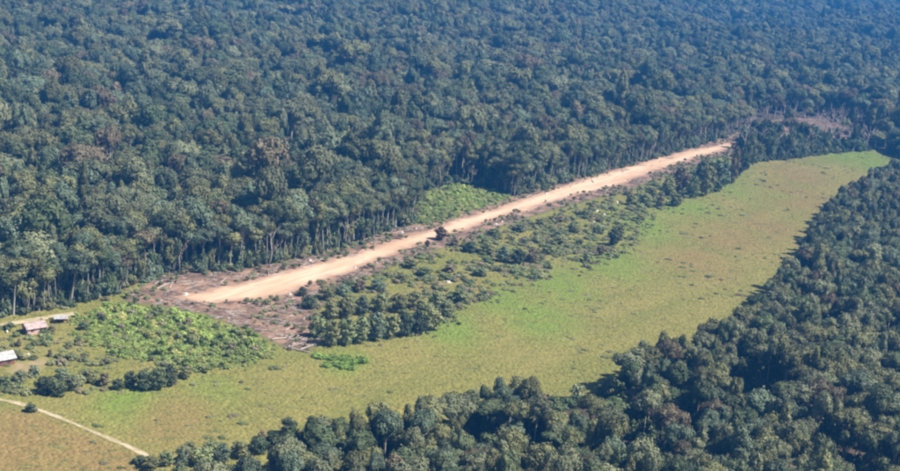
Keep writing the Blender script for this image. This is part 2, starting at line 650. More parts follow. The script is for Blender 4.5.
def tube(g, pts, rad, sides=6, m=1, c=0.5, cap=True):
    pts = [np.array(p, float) for p in pts]
    V, Fc = [], []
    for i, p in enumerate(pts):
        d = pts[min(i + 1, len(pts) - 1)] - pts[max(i - 1, 0)]
        d /= np.linalg.norm(d)
        a = np.cross(d, (0, 1, 0.3) if abs(d[0]) > 0.7 else (1, 0, 0.2))
        a /= np.linalg.norm(a)
        b = np.cross(d, a)
        for k in range(sides):
            an = 2 * math.pi * k / sides
            V.append(p + (a * math.cos(an) + b * math.sin(an)) * rad[i])
    for i in range(len(pts) - 1):
        for k in range(sides):
            k2 = (k + 1) % sides
            Fc.append((i * sides + k, i * sides + k2, (i + 1) * sides + k2, (i + 1) * sides + k))
    if cap:
        Fc.append(tuple(range(sides))[::-1])
        Fc.append(tuple((len(pts) - 1) * sides + k for k in range(sides)))
    g.add(V, Fc, m, c)


def tree_geo(form, rng):
    """-> (trunk Geo, crown Geo, height): life-size tree of the given form"""
    lob = []
    if form == 'domed':
        H, r0, ct = 14.5, 0.27, 10.2
        for k in range(9):
            a, q = k * 2.4 + rng.uniform(-.3, .3), math.sqrt((k + .5) / 9) * 3.3
            r = rng.uniform(1.5, 2.2)
            lob.append((math.cos(a) * q, math.sin(a) * q, ct + 2.3 - 0.24 * q * q + rng.uniform(-.35, .35), r, r, r * 0.85))
        lob.append((0, 0, ct, 3.6, 3.6, 2.9))
    elif form == 'flat-topped':
        H, r0, ct = 14, 0.3, 11.0
        for k in range(11):
            a, q = k * 2.4 + rng.uniform(-.4, .4), math.sqrt((k + .3) / 11) * 4.3
            r = rng.uniform(1.5, 2.4)
            lob.append((math.cos(a) * q, math.sin(a) * q, ct + 0.9 - 0.07 * q * q + rng.uniform(-.45, .45), r * 1.15, r * 1.15, r * 0.72))
    elif form == 'slender':
        H, r0, ct = 16.5, 0.25, 11.8
        for k in range(8):
            f = k / 7
            a, q = k * 2.3, 1.5 * math.sin(0.5 + 2.4 * f)
            r = rng.uniform(1.4, 1.9) * (1.1 - 0.25 * f)
            lob.append((math.cos(a) * q, math.sin(a) * q, ct - 2.4 + 5.4 * f, r, r, r))
        lob.append((0, 0, ct + .4, 1.9, 1.9, 3.0))
    else:   # lumpy
        H, r0, ct = 15, 0.28, 10.6
        for k in range(5):
            a, q = k * 1.257 + rng.uniform(-.3, .3), rng.uniform(1.8, 3.0)
            r = rng.uniform(1.8, 2.7)
            z = ct + rng.uniform(-1.3, 1.8)
            lob.append((math.cos(a) * q, math.sin(a) * q, z, r, r, r * 0.9))
            lob.append((math.cos(a) * q + rng.uniform(-1.4, 1.4), math.sin(a) * q + rng.uniform(-1.4, 1.4), z + rng.uniform(.2, 1.2), r * .6, r * .6, r * .55))
        lob.append((0, 0, ct + .6, 2.4, 2.4, 2.2))
    tg, cg = Geo(), Geo()
    lean = rng.uniform(-.5, .5, 2)
    fork = ct - 2.5
    tube(tg, [(0, 0, -0.5), (0, 0, 0.3), (lean[0] * .5, lean[1] * .5, fork * .5), (lean[0], lean[1], fork), (lean[0] * .6, lean[1] * .6, ct + 0.5)],
         [r0 * 1.9, r0 * 1.25, r0, r0 * .8, r0 * .3], 7)
    for (cx, cy, cz, *_r) in lob[:7]:
        f = fork - rng.uniform(0, 1.6)
        mid = (lean[0] + cx * .45, lean[1] + cy * .45, f + (cz - f) * .45)
        tube(tg, [(lean[0] * f / fork, lean[1] * f / fork, f), mid, (cx, cy, cz)], [r0 * .5, r0 * .36, r0 * .15], 5)
    hull(cg, lob, 0.9, rng)
    leaves(cg, lob, 3.4, 0.31, rng)
    return tg, cg, H


FORMS = ['domed', 'flat-topped', 'slender', 'lumpy']
PROTO = []       # (form, trunk mesh, crown mesh)
prng = np.random.default_rng(5)
TREE_GEOS = []
for form in FORMS:
    for v in range(3):
        tg, cg, H = tree_geo(form, prng)
        TREE_GEOS.append((form, tg, cg, H))
        PROTO.append((form, tg.mesh('trunk', [BARK, BARK], True), cg.mesh('crown', [LEAF_OBJ])))


def edge_tree_geo(rng, v):
    """tall forest tree laid bare by the clearing: long bare trunk, small crown high up, a few epiphyte tufts"""
    H = 26
    r0 = rng.uniform(.2, .3)
    tg, cg = Geo(), Geo()
    lean = rng.uniform(-2.2, 2.2, 2)
    ct = 19.5
    lob = []
    for k in range(rng.integers(6, 9)):
        a, q = k * 2.3 + rng.uniform(-.4, .4), rng.uniform(.5, 2.7)
        s = rng.uniform(1.6, 2.6)
        lob.append((lean[0] + math.cos(a) * q, lean[1] + math.sin(a) * q, ct + rng.uniform(-2.5, 3.5), s, s, s * rng.uniform(.75, 1.1)))
    pts = [(0, 0, -.5), (0, 0, .5), (lean[0] * .25, lean[1] * .25, 6), (lean[0] * .6, lean[1] * .6, 12), (lean[0], lean[1], 18), (lean[0], lean[1], 22)]
    tube(tg, pts, [r0 * 2, r0 * 1.3, r0, r0 * .85, r0 * .65, r0 * .25], 7)
    for (cx, cy, cz, *_r) in lob:
        f = rng.uniform(12.5, 17)
        tube(tg, [(lean[0] * .8, lean[1] * .8, f), (lean[0] * .9 + (cx - lean[0]) * .5, lean[1] * .9 + (cy - lean[1]) * .5, f + (cz - f) * .5), (cx, cy, cz)],
             [r0 * .5, r0 * .35, r0 * .14], 5)
    if v % 3:
        for k in range(6):          # climbers on the stem
            s = rng.uniform(.5, 1.0)
            z = rng.uniform(2, 14)
            lob.append((lean[0] * z / 18 + rng.uniform(-.4, .4), lean[1] * z / 18 + rng.uniform(-.4, .4), z, s, s, s * 1.6))
    hull(cg, lob, .78, rng)
    leaves(cg, lob, 3.0, .34, rng, zmin=-0.8)
    return tg, cg


EDGE = []
for v in range(6):
    tg, cg = edge_tree_geo(prng, v)
    EDGE.append((tg.mesh('trunk', [BARK_PALE, BARK_PALE], True), cg.mesh('crown', [LEAF_OBJ]), tg, cg))


def shrub_geo(rng, kind):
    sg, cg = Geo(), Geo()
    lob = []
    if kind == 'low':
        n, R0, h = 6, 1.1, .75
    elif kind == 'bushy':
        n, R0, h = 8, 1.2, 1.5
    else:
        n, R0, h = 8, 1.15, 2.9
    for k in range(n):
        a, q = k * 2.4 + rng.uniform(-.4, .4), math.sqrt(rng.uniform(.05, 1)) * R0
        s = rng.uniform(.5, .95)
        lob.append((math.cos(a) * q, math.sin(a) * q, max(s * .55, h * rng.uniform(.45, 1.15) - .25 * q), s, s, s * .85))
    for (cx, cy, cz, *_r) in lob[:6]:
        tube(sg, [(cx * .08, cy * .08, -.2), (cx * .4, cy * .4, cz * .5), (cx, cy, cz)], [.07, .055, .02], 5)
    hull(cg, lob, .74, rng)
    leaves(cg, lob, 9, .21, rng, zmin=-.7)
    return sg, cg


SHRUB = {}
SHRUB_GEO = []
for kind in ('low', 'bushy', 'upright'):
    SHRUB[kind] = []
    for v in range(2):
        sg, cg = shrub_geo(prng, kind)
        SHRUB_GEO.append((kind, sg, cg))
        SHRUB[kind].append((sg.mesh('stems', [BARK, BARK], True), cg.mesh('foliage', [LEAF_OBJ])))


def join_geo(tg, cg, name, leafm, barkm):
    g = Geo()
    g.add(np.vstack(cg.V), cg.F, 0, np.concatenate(cg.C))
    g.add(np.vstack(tg.V), tg.F, 1, .5)
    return g.mesh(name, [leafm, barkm])


def proto_collection(name, meshes):
    c = bpy.data.collections.new(name)
    for i, me in enumerate(meshes):
        o = bpy.data.objects.new('%s_%02d' % (name, i), me)
        c.objects.link(o)
    return c


COL_FOREST = proto_collection('forest_kinds', [join_geo(t, c, 'forest_tree', LEAF_MIX, BARK) for (_f, t, c, _h) in TREE_GEOS])
COL_TALL = proto_collection('tall_kinds', [join_geo(t, c, 'tall_tree', LEAF_MIX, BARK_PALE) for (_a, _b, t, c) in EDGE])
COL_THICKET = proto_collection('thicket_kinds', [join_geo(t, c, 'thicket_bush', LEAF_SCRUB if i == 4 else LEAF_THICKET, BARK) for i, (k, t, c) in enumerate(SHRUB_GEO)])
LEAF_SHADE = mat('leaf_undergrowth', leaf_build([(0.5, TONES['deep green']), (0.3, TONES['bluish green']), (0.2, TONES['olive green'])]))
COL_UNDER = proto_collection('undergrowth_kinds', [join_geo(t, c, 'undergrowth_bush', LEAF_SHADE, BARK) for (k, t, c) in SHRUB_GEO])
COL_SCRUB = proto_collection('scrub_kinds', [join_geo(t, c, 'scrub_bush', LEAF_SCRUB, BARK) for (k, t, c) in SHRUB_GEO])


def tuft_geo(rng):
    """a grass tussock: a low rounded mound of matted blades with a few seed stalks standing out of it"""
    g = Geo()
    V, Fc = [], []
    rings, sides = 3, 8
    for r in range(rings):
        f = (r + 1) / rings
        for k in range(sides):
            a = 2 * math.pi * (k + .5 * (r % 2)) / sides
            q = .62 * f * rng.uniform(.8, 1.2)
            V.append((math.cos(a) * q, math.sin(a) * q, .42 * (1 - f * f) * rng.uniform(.8, 1.2) - (.05 if r == rings - 1 else 0)))
    V.append((0, 0, .44))
    for k in range(sides):
        Fc.append((len(V) - 1, k, (k + 1) % sides))
        for r in range(rings - 1):
            a, b = r * sides + k, r * sides + (k + 1) % sides
            Fc.append((a, a + sides, b + sides, b))
    g.add(V, Fc)
    for k in range(5):
        a, h, w_ = rng.uniform(0, 6.283), rng.uniform(.3, .55), rng.uniform(.04, .08)
        d = np.array([math.cos(a), math.sin(a), 0])
        t = np.array([-d[1], d[0], 0])
        p = d * rng.uniform(.1, .4) + np.array([0, 0, .2])
        g.add([p - t * w_, p + t * w_, p + d * h * .5 + np.array([0, 0, h])], [(0, 1, 2)])
    return g


def grass_mesh():
    me = tuft_geo(prng).mesh('grass_tuft', [M_GRASS], True)
    return me


COL_GRASS = proto_collection('grass_kinds', [grass_mesh() for _ in range(3)])


def scatter(name, pts, rot, scl, idx, coll, label, cat, extra=None):
    """one object: a point mesh whose geometry nodes put a plant on every point"""
    me = bpy.data.meshes.new(name)
    me.from_pydata([tuple(p) for p in pts], [], [])
    for an, ty, arr in (('rz', 'FLOAT', rot), ('idx', 'INT', idx)):
        a = me.attributes.new(an, ty, 'POINT')
        a.data.foreach_set('value', np.asarray(arr, np.float32 if ty == 'FLOAT' else np.int32))
    a = me.attributes.new('scl', 'FLOAT_VECTOR', 'POINT')
    a.data.foreach_set('vector', np.asarray(scl, np.float32).ravel())
    for an, arr in (extra or {}).items():
        a = me.attributes.new(an, 'FLOAT', 'POINT')
        a.data.foreach_set('value', np.asarray(arr, np.float32))
    o = link(name, me)
    ng = bpy.data.node_groups.new(name + '_nodes', 'GeometryNodeTree')
    ng.interface.new_socket('Geometry', in_out='INPUT', socket_type='NodeSocketGeometry')
    ng.interface.new_socket('Geometry', in_out='OUTPUT', socket_type='NodeSocketGeometry')
    gi, go = ng.nodes.new('NodeGroupInput'), ng.nodes.new('NodeGroupOutput')
    ip = ng.nodes.new('GeometryNodeInstanceOnPoints')
    ci = ng.nodes.new('GeometryNodeCollectionInfo')
    ci.inputs['Collection'].default_value = coll
    ci.inputs['Separate Children'].default_value = True
    ci.inputs['Reset Children'].default_value = True
    ip.inputs['Pick Instance'].default_value = True

    def na(nm, ty):
        n = ng.nodes.new('GeometryNodeInputNamedAttribute')
        n.data_type = ty
        n.inputs['Name'].default_value = nm
        return n.outputs['Attribute']
    cx = ng.nodes.new('ShaderNodeCombineXYZ')
    ng.links.new(na('rz', 'FLOAT'), cx.inputs['Z'])
    ng.links.new(gi.outputs[0], ip.inputs['Points'])
    ng.links.new(ci.outputs[0], ip.inputs['Instance'])
    ng.links.new(na('idx', 'INT'), ip.inputs['Instance Index'])
    ng.links.new(cx.outputs[0], ip.inputs['Rotation'])
    ng.links.new(na('scl', 'FLOAT_VECTOR'), ip.inputs['Scale'])
    ng.links.new(ip.outputs[0], go.inputs[0])
    md = o.modifiers.new('scatter', 'NODES')
    md.node_group = ng
    tag(o, label, cat, None, 'stuff')
    return o


def hexpts(lo, hi, s, jit=.38):
    gx, gy = np.meshgrid(np.arange(lo[0], hi[0], s), np.arange(lo[1], hi[1], s * .866))
    gx = gx + (np.arange(gx.shape[0]) % 2)[:, None] * s * .5
    P = np.stack([gx.ravel(), gy.ravel()], 1)
    return P + NR.uniform(-s * jit, s * jit, P.shape)


def in_view(P, z, mx=90, my=60):
    x, y, d = proj(P[:, 0], P[:, 1], np.asarray(z))
    return (x > -mx) & (x < PW + mx) & (y > -my) & (y < PH + my) & (d > 20)


def pnoise(P, s, seed=0.):
    return np.array([noise.noise((p[0] * s, p[1] * s, seed)) for p in P])


ORD = ['', 'first', 'second', 'third', 'fourth', 'fifth', 'sixth', 'seventh', 'eighth', 'ninth', 'tenth', 'eleventh', 'twelfth', 'thirteenth',
       'fourteenth', 'fifteenth', 'sixteenth', 'seventeenth', 'eighteenth', 'nineteenth', 'twentieth']


def ordw(n):
    return ORD[n] if n < len(ORD) else '%dth' % n if n % 10 not in (1, 2, 3) or n % 100 in (11, 12, 13) else '%d%s' % (n, {1: 'st', 2: 'nd', 3: 'rd'}[n % 10])


def number_labels(items, fmt):
    """items: dicts with 'bucket' (tuple of words) and 'x' (photo x). Gives each its rank from the left within its bucket"""
    B = {}
    for it in items:
        B.setdefault(it['bucket'], []).append(it)
    for b, L in B.items():
        L.sort(key=lambda i: i['x'])
        for k, it in enumerate(L):
            it['rank'] = 'only' if len(L) == 1 else 'leftmost' if k == 0 else 'rightmost' if k == len(L) - 1 else ordw(k + 1)
            it['obj']['label'] = fmt(it)


def ranked(it, what, where):
    return '%s %s%s %s' % (it['rank'], what, '' if it['rank'] in ('only', 'leftmost', 'rightmost') else ' from the left', where)


def plant(name, parts, loc, rz, sc, color, cat, group):
    e = bpy.data.objects.new(name, None)
    COL.objects.link(e)
    e.empty_display_size = .3
    e.location = loc
    e.rotation_euler = (0, 0, rz)
    e.scale = sc
    e['category'] = cat
    if group:
        e['group'] = group
    for nm, me in parts:
        c = bpy.data.objects.new(nm, me)
        c.parent = e
        c.color = (*color, 1)
        COL.objects.link(c)
    return e


# ---------------------------------------------------------------- near forest (lower right)
GAPS = [(np.array(up(x, y, 7)), r) for x, y, r in ((558, 391, 8), (580, 390, 10), (602, 389, 7), (752, 388, 8), (775, 386, 6), (846, 462, 8), (730, 322, 6), (640, 448, 7), (540, 452, 6), (690, 300, 5), (835, 330, 6), (800, 265, 6), (480, 430, 5), (690, 420, 5))]


def near_forest():
    lo, hi = P_NEAR.min(0), P_NEAR.max(0)
    P = hexpts(lo, hi, 5.7)
    P = P[inside(P_NEAR, P)]
    P = P[in_view(P, np.full(len(P), 8.0), 130, 110)]
    for c, r in GAPS:
        P = P[np.hypot(P[:, 0] - c[0], (P[:, 1] - c[1]) * .42) > r]
    n = len(P)
    ed = edge_dist(NEAR_EDGE, P, False)
    s = NR.uniform(.62, 1.2, n) * (1 + .2 * pnoise(P, .03, 4.)) * np.clip(.8 + ed / 40, .8, 1.05)
    wd = s ** .6 * NR.lognormal(-.37, .25, n).clip(.45, 1.15)
    rz = NR.uniform(0, 6.283, n)
    idx = NR.choice(12, n, p=[.12, .12, .12, .08, .08, .08, .04, .04, .04, .1, .09, .09])
    tone = NR.choice(6, n, p=[.24, .3, .22, .07, .14, .03])
    x, y, d = proj(P[:, 0], P[:, 1], 11 * s)
    vis = (x > 4) & (x < PW - 4) & (y > 4) & (y < PH - 6)
    size = np.where(vis, s * 1000 / d * np.where(ed < 14, 1.35, 1.0), 0)
    order = np.argsort(-size)
    single = np.zeros(n, bool)
    single[order[:300]] = True
    single &= vis
    items = []
    for i in np.where(single)[0]:
        form, tm, cm = PROTO[idx[i]]
        tn = TN[tone[i]]
        o = plant('rainforest_tree', [('trunk', tm), ('crown', cm)], (P[i, 0], P[i, 1], 0), rz[i], (wd[i], wd[i], s[i]), TONES[tn], 'tree', 'trees of the near forest')
        if ed[i] < 8:
            zone = 'beside the grassland'
        elif y[i] > 430:
            zone = 'along the bottom edge'
        elif y[i] > 395:
            zone = 'in the lower canopy'
        elif y[i] > 350:
            zone = 'in the middle canopy'
        else:
            zone = 'in the upper canopy'
        third = ['left', 'centre', 'right'][min(2, int(x[i] / 300))]
        items.append(dict(obj=o, x=x[i], bucket=(tn, form, zone, third)))
    number_labels(items, lambda it: ranked(it, '%s %s tree' % it['bucket'][:2], '%s, %s third' % it['bucket'][2:]))
    r = ~single
    scatter('near_forest', np.column_stack([P[r], np.zeros(r.sum())]), rz[r], np.column_stack([wd[r], wd[r], s[r]]), idx[r], COL_FOREST,
            'dense rainforest canopy filling the lower right corner', 'forest')
    # low understorey so that no bare floor shows between the stems
    Q = hexpts(lo, hi, 3.6)
    Q = Q[inside(P_NEAR, Q)]
    Q = Q[in_view(Q, np.full(len(Q), 3.0), 100, 60)]
    near = edge_dist(NEAR_EDGE, Q, False) < 30
    for c, r in GAPS:
        near |= np.hypot(Q[:, 0] - c[0], (Q[:, 1] - c[1]) * .42) < r * 1.5
    Q = Q[near]
    k = len(Q)
    sc = NR.uniform(1.0, 2.2, k)
    for c, r in GAPS:
        sc[np.hypot(Q[:, 0] - c[0], (Q[:, 1] - c[1]) * .42) < r] *= .3
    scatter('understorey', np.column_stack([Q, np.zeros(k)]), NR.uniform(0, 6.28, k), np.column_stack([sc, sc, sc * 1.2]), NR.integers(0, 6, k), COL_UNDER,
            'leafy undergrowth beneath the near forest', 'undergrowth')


near_forest()


# ---------------------------------------------------------------- far forest
def far_forest():
    lo, hi = np.array([-1500, 300]), np.array([2600, 5200])
    sets = []
    for (y0, y1, s) in ((300, 900, 8.4), (900, 1700, 9.0), (1700, 3000, 11), (3000, 6100, 16.0)):
        xm = y1 * .62 + 120
        P = hexpts((-xm * .8, y0), (xm, y1), s)
        P = P[inside(P_FARFOREST, P)]
        P = P[in_view(P, height(P[:, 0], P[:, 1]) + 14, 70, 90)]
        sets.append((P, np.full(len(P), s / 8.4)))
    P = np.vstack([a for a, b in sets])
    k = np.concatenate([b for a, b in sets])
    z = height(P[:, 0], P[:, 1])
    n = len(P)
    ed = edge_dist(FOREST_EDGE, P, False)
    eb = edge_dist(BELT_FAR, P, False)
    big = pnoise(P, .018, 7.)
    s = NR.uniform(1.0, 1.75, n) * (1 + .22 * big) * np.sqrt(k) * np.where(NR.uniform(size=n) < .05, 1.35, 1)
    wd = (wv := NR.lognormal(.05, .36, n).clip(.55, 2.2)) * k ** .8 * np.clip(.75 + eb / 60, .75, 1)
    s *= np.clip(.55 + eb / 60, .55, 1) * wv ** .35
    keep = NR.uniform(size=n) > .05 + .3 * np.clip(pnoise(P, .05, 31.) - .3, 0, 1) * 6
    keep &= ~(inside(P_DEADBELT, P) & (NR.uniform(size=n) < .92))
    keep &= ~(ed < 7)                       # the edge rows come as single trees
    P, s, wd, z, ed = P[keep], s[keep], wd[keep], z[keep], ed[keep]
    n = len(P)
    idx = NR.choice(12, n, p=[.12, .12, .12, .08, .08, .08, .04, .04, .04, .1, .09, .09])
    scatter('far_forest', np.column_stack([P, z]), NR.uniform(0, 6.28, n), np.column_stack([wd, wd, s]), idx, COL_FOREST,
            'endless rainforest canopy filling the background', 'forest')
    print('far forest', n)
    # undergrowth right behind the edge
    Q = hexpts((-260, 300), (420, 900), 4.0)
    Q = Q[inside(P_FARFOREST, Q)]
    e1 = np.minimum(edge_dist(FOREST_EDGE, Q, False), edge_dist(BELT_FAR, Q, False))
    Q = Q[(e1 < 26) & in_view(Q, np.full(len(Q), 3.), 60, 40)]
    m = len(Q)
    sc = NR.uniform(.9, 2.6, m)
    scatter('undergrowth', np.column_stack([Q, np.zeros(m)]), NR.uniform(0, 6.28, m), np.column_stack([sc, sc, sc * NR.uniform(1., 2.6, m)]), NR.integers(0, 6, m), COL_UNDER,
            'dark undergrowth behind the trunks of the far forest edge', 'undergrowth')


far_forest()


def edge_trees():
    # walk along the forest edge, two rows of tall trees
    L = [FOREST_EDGE[0]]
    for i in range(1, len(FOREST_EDGE)):
        a, b = FOREST_EDGE[i - 1], FOREST_EDGE[i]
        k = max(1, int(np.hypot(*(b - a)) / 1.0))
        for j in range(1, k + 1):
            L.append(a + (b - a) * j / k)
    L = np.array(L)
    items, rest = [], []
    t = np.gradient(L, axis=0)
    t /= np.hypot(t[:, 0], t[:, 1])[:, None]
    nb = np.stack([-t[:, 1], t[:, 0]], 1)
    for row, off in ((0, 1.6), (1, 6.0)):
        i = 0.0
        while i < len(L) - 1:
            q = L[int(i)] + nb[int(i)] * (off + NR.uniform(-1.4, 1.8))
            i += NR.uniform(2.2, 4.6)
            x, y, d = proj(q[0], q[1], 0.0)
            if x < -120 or not inside(P_FARFOREST, q[None])[0]:
                continue
            left = x < 150
            hs = NR.uniform(.62, 1.0) * (.92 if left else 1.0)
            ws = NR.uniform(.75, 1.15)
            tn = TN[NR.choice(6, p=[.24, .28, .2, .05, .18, .05])]
            rec = (q, NR.uniform(0, 6.28), (ws, ws, hs), tn, int(NR.integers(0, 6)), row, x)
            if row == 0 and 2 < x < 738 or row == 1 and NR.uniform() < .25 and 2 < x < 738:
                items.append(rec)
            else:
                rest.append(rec)
    its = []
    for q, rz, sc, tn, k, row, x in items[:300]:
        o = plant('tall_tree', [('trunk', EDGE[k][0]), ('crown', EDGE[k][1])], (q[0], q[1], 0), rz, sc, TONES[tn], 'tree', 'tall trees of the forest edge behind the strip')
        if x < 140:
            zone = 'behind the dirt road'
        elif x < 300:
            zone = 'behind the near airstrip end'
        elif x < 408:
            zone = 'behind the airstrip left of the green bay'
        elif x < 520:
            zone = 'around the green bay'
        elif x < 640:
            zone = 'behind the airstrip right of the green bay'
        else:
            zone = 'behind the far airstrip end'
        hgt = 'shorter' if sc[2] < .78 else 'tall'
        its.append(dict(obj=o, x=x, bucket=(hgt, tn, zone)))
    number_labels(its, lambda it: ranked(it, '%s %s tree' % it['bucket'][:2], it['bucket'][2]))
    rest += items[300:]
    scatter('forest_edge', [(r[0][0], r[0][1], 0) for r in rest], [r[1] for r in rest], [r[2] for r in rest], [r[4] for r in rest], COL_TALL,
            'second row of tall trees behind the forest edge', 'forest')
    print('edge trees', len(items))


edge_trees()

# ---------------------------------------------------------------- grassland
def grassland():
    lo, hi = P_MEADOW.min(0), P_MEADOW.max(0)
    P = hexpts(lo, hi, 1.15, .5)
    P = P[inside(P_MEADOW, P) & ~inside(P_CLEARED, P) & ~inside(P_STRIP, P)]
    P = P[in_view(P, np.zeros(len(P)), 40, 30)]
    tr = np.minimum(edge_dist(poly(TRACK), P, False) / 1.1, edge_dist(poly(ROAD), P, False) / 1.8)
    P = P[(tr > 1) & ~inside(P_YARD, P)]
    nz = pnoise(P, .12, 2.)
    P, nz = P[NR.uniform(size=len(P)) < .92 + nz], nz[:0]
    n = len(P)
    s = NR.uniform(.6, 1.2, n) * (1 + .4 * pnoise(P, .05, 6.))
    scatter('grass', np.column_stack([P, np.full(n, .03)]), NR.uniform(0, 6.28, n), np.column_stack([s * 1.4, s * 1.4, s * .5]), NR.integers(0, 3, n), COL_GRASS,
            'tall tussocky grass covering the open grassland', 'grass', {'dry': dry_fn(P), 'lush': lush_fn(P)})
    # scattered dark weeds
    P = hexpts(lo, hi, 4.6, .5)
    P = P[inside(P_MEADOW, P) & ~inside(P_CLEARED, P) & ~inside(P_STRIP, P) & ~inside(P_YARD, P)]
    P = P[in_view(P, np.zeros(len(P)), 40, 30)]
    P = P[(edge_dist(poly(TRACK), P, False) > 1.5) & (edge_dist(poly(ROAD), P, False) > 2.4)]
    P = P[NR.uniform(size=len(P)) < np.clip(.13 + 1.1 * pnoise(P, .03, 8.), .03, .6)]
    n = len(P)
    s = NR.lognormal(-1.25, .4, n).clip(.13, .6)
    scatter('weeds', np.column_stack([P, np.full(n, .03)]), NR.uniform(-.5, .5, n), np.column_stack([s * NR.uniform(1, 2.6, n), s * 1.2, s * .8]), NR.integers(0, 4, n), COL_SCRUB,
            'low green weeds dotted through the grassland', 'weeds')
    print('grass done')


def thicket(name, POLY, sp, smin, smax, coll, kinds, label, prob=1.0, cat='bushes', avoid=(), soft=9):
    lo, hi = POLY.min(0), POLY.max(0)
    P = hexpts(lo, hi, sp, .5)
    P = P[inside(POLY, P)]
    for A in avoid:
        P = P[~inside(A, P)]
    P = P[NR.uniform(size=len(P)) < (prob + .8 * pnoise(P, .07, 5.)) * np.clip(.12 + edge_dist(POLY, P) / soft + .7 * pnoise(P, .16, 4.), 0, 1)]
    n = len(P)
    s = NR.uniform(smin, smax, n) * (1 + .5 * pnoise(P, .09, 1.5)) * np.clip(.45 + edge_dist(POLY, P) / 12, .45, 1) * np.where(NR.uniform(size=n) < .05, 1.4, 1)
    scatter(name, np.column_stack([P, np.full(n, .03)]), NR.uniform(0, 6.28, n), np.column_stack([s * NR.uniform(.9, 1.3, n), s, s * NR.uniform(.7, 1.2, n)]),
            NR.choice(kinds, n, p=np.array([.25, .25, .2, .2, .05, .05][:kinds]) / sum([.25, .25, .2, .2, .05, .05][:kinds])), coll, label, cat)


P_YARD = poly([(4, 372), (12, 362), (30, 361), (46, 356), (52, 362), (40, 374), (20, 378)])
sheet('yard', P_YARD, 0.10, M_YARD, step=1.2, jit=.5, grid=1.5, label='bare tan earth yard beside the left house')
grassland()
thicket('regrowth_thicket', P_THICKET, 1.35, .35, .95, COL_THICKET, 6, 'bright green leafy regrowth thicket left of the airstrip', .95)
thicket('bay_thicket', P_BAY, 1.6, .4, .9, COL_THICKET, 4, 'bright green low regrowth in the bay behind the airstrip', .9, avoid=[P_STRIP])
thicket('scrub', P_SCRUB, 2.5, .4, 1.0, COL_SCRUB, 4, 'tangled low scrub between the airstrip and the grassland', .42, avoid=[P_STRIP], soft=4)
thicket('village_scrub', P_VILLAGE, 3.2, .45, 1.1, COL_SCRUB, 4, 'low weeds and scrub around the houses', .42, avoid=[P_YARD])

# ---------------------------------------------------------------- small trees and shrubs, one by one
SMALL = []
for v in range(4):
    tg, cg = Geo(), Geo()
    lob = []
    for k in range(13):
        f = (k + .5) / 13
        a, q = k * 2.4 + prng.uniform(-.4, .4), 1.75 * math.sin(.55 + 2.3 * f) * prng.uniform(.5, 1.1)
        s = prng.uniform(.75, 1.25)
        lob.append((math.cos(a) * q, math.sin(a) * q, 1.0 + 5.3 * f, s, s, s * .95))
    tube(tg, [(0, 0, -.3), (0, 0, .4), (.15, .1, 3), (.1, -.1, 6)], [.22, .15, .11, .03], 6)
    for L in lob:
        tube(tg, [(.05, 0, L[2] * .55), (L[0] * .5, L[1] * .5, L[2] * .8), L[:3]], [.08, .06, .02], 4)
    hull(cg, lob, .72, prng)
    leaves(cg, lob, 4.2, .30, prng, zmin=-.8)
    SMALL.append((tg.mesh('trunk', [BARK, BARK], True), cg.mesh('crown', [LEAF_OBJ])))


def px_scale(x, y):
    p = up(x, y)
    return math.sqrt(p[0] ** 2 + p[1] ** 2 + CAM_H ** 2) / FPX      # metres per photo pixel


EXTRA = {'reddish brown': (0.2, 0.09, 0.055), 'dark green': (0.07, 0.095, 0.055), 'bright lime': (0.22, 0.34, 0.07), 'pale green': (0.225, 0.265, 0.125), 'dark brown': (0.12, 0.08, 0.045)}


def tone_of(t):
    return [1.25 * v for v in TONES[t]] if t in TONES else EXTRA[t]


def small_tree(x, y, hpx, wpx, tone, zone, items, name='small_tree', group='small trees in the scrub'):
    m = px_scale(x, y)
    p = up(x, y)
    hs, ws = hpx * m * (.8 if zone == Z1 else .72 if zone == Z2 else 1.2 if zone == Z3 else .95) / 7.6, wpx * m / 5.6
    k = int(NR.integers(0, 4))
    o = plant(name, [('trunk', SMALL[k][0]), ('crown', SMALL[k][1])], (p[0], p[1], 0.03), NR.uniform(0, 6.28), (ws, ws, hs), tone_of(tone), 'tree', group)
    items.append(dict(obj=o, x=x, bucket=(tone, zone)))
    return o


st = []
Z1, Z2, Z3, Z4 = 'in the clump right of near strip end', 'beside the airstrip middle', 'at the far airstrip end', 'in the hedge below the houses'
for a in [(318, 338, 30, 22, 'pale green'), (331, 346, 38, 24, 'olive green'), (346, 345, 40, 25, 'pale green'), (360, 343, 38, 24, 'pale green'), (375, 340, 40, 24, 'bluish green'),
          (391, 338, 34, 24, 'olive green'), (404, 336, 34, 22, 'dark green'), (418, 334, 32, 24, 'dark green'), (432, 330, 30, 24, 'olive green'), (446, 318, 24, 20, 'pale green'),
          (330, 320, 28, 22, 'olive green'), (345, 318, 30, 22, 'olive green'), (362, 315, 28, 22, 'bluish green'), (380, 312, 28, 22, 'pale green'), (398, 312, 26, 22, 'olive green'),
          (415, 308, 24, 20, 'olive green'), (309, 308, 18, 20, 'dark green'), (326, 300, 20, 18, 'olive green'), (342, 296, 18, 18, 'bluish green'), (360, 292, 18, 16, 'brownish'),
          (378, 290, 16, 18, 'bluish green'), (436, 306, 22, 20, 'pale green'), (460, 302, 18, 22, 'pale green'), (302, 296, 12, 12, 'dark green')]:
    small_tree(*a, Z1, st)
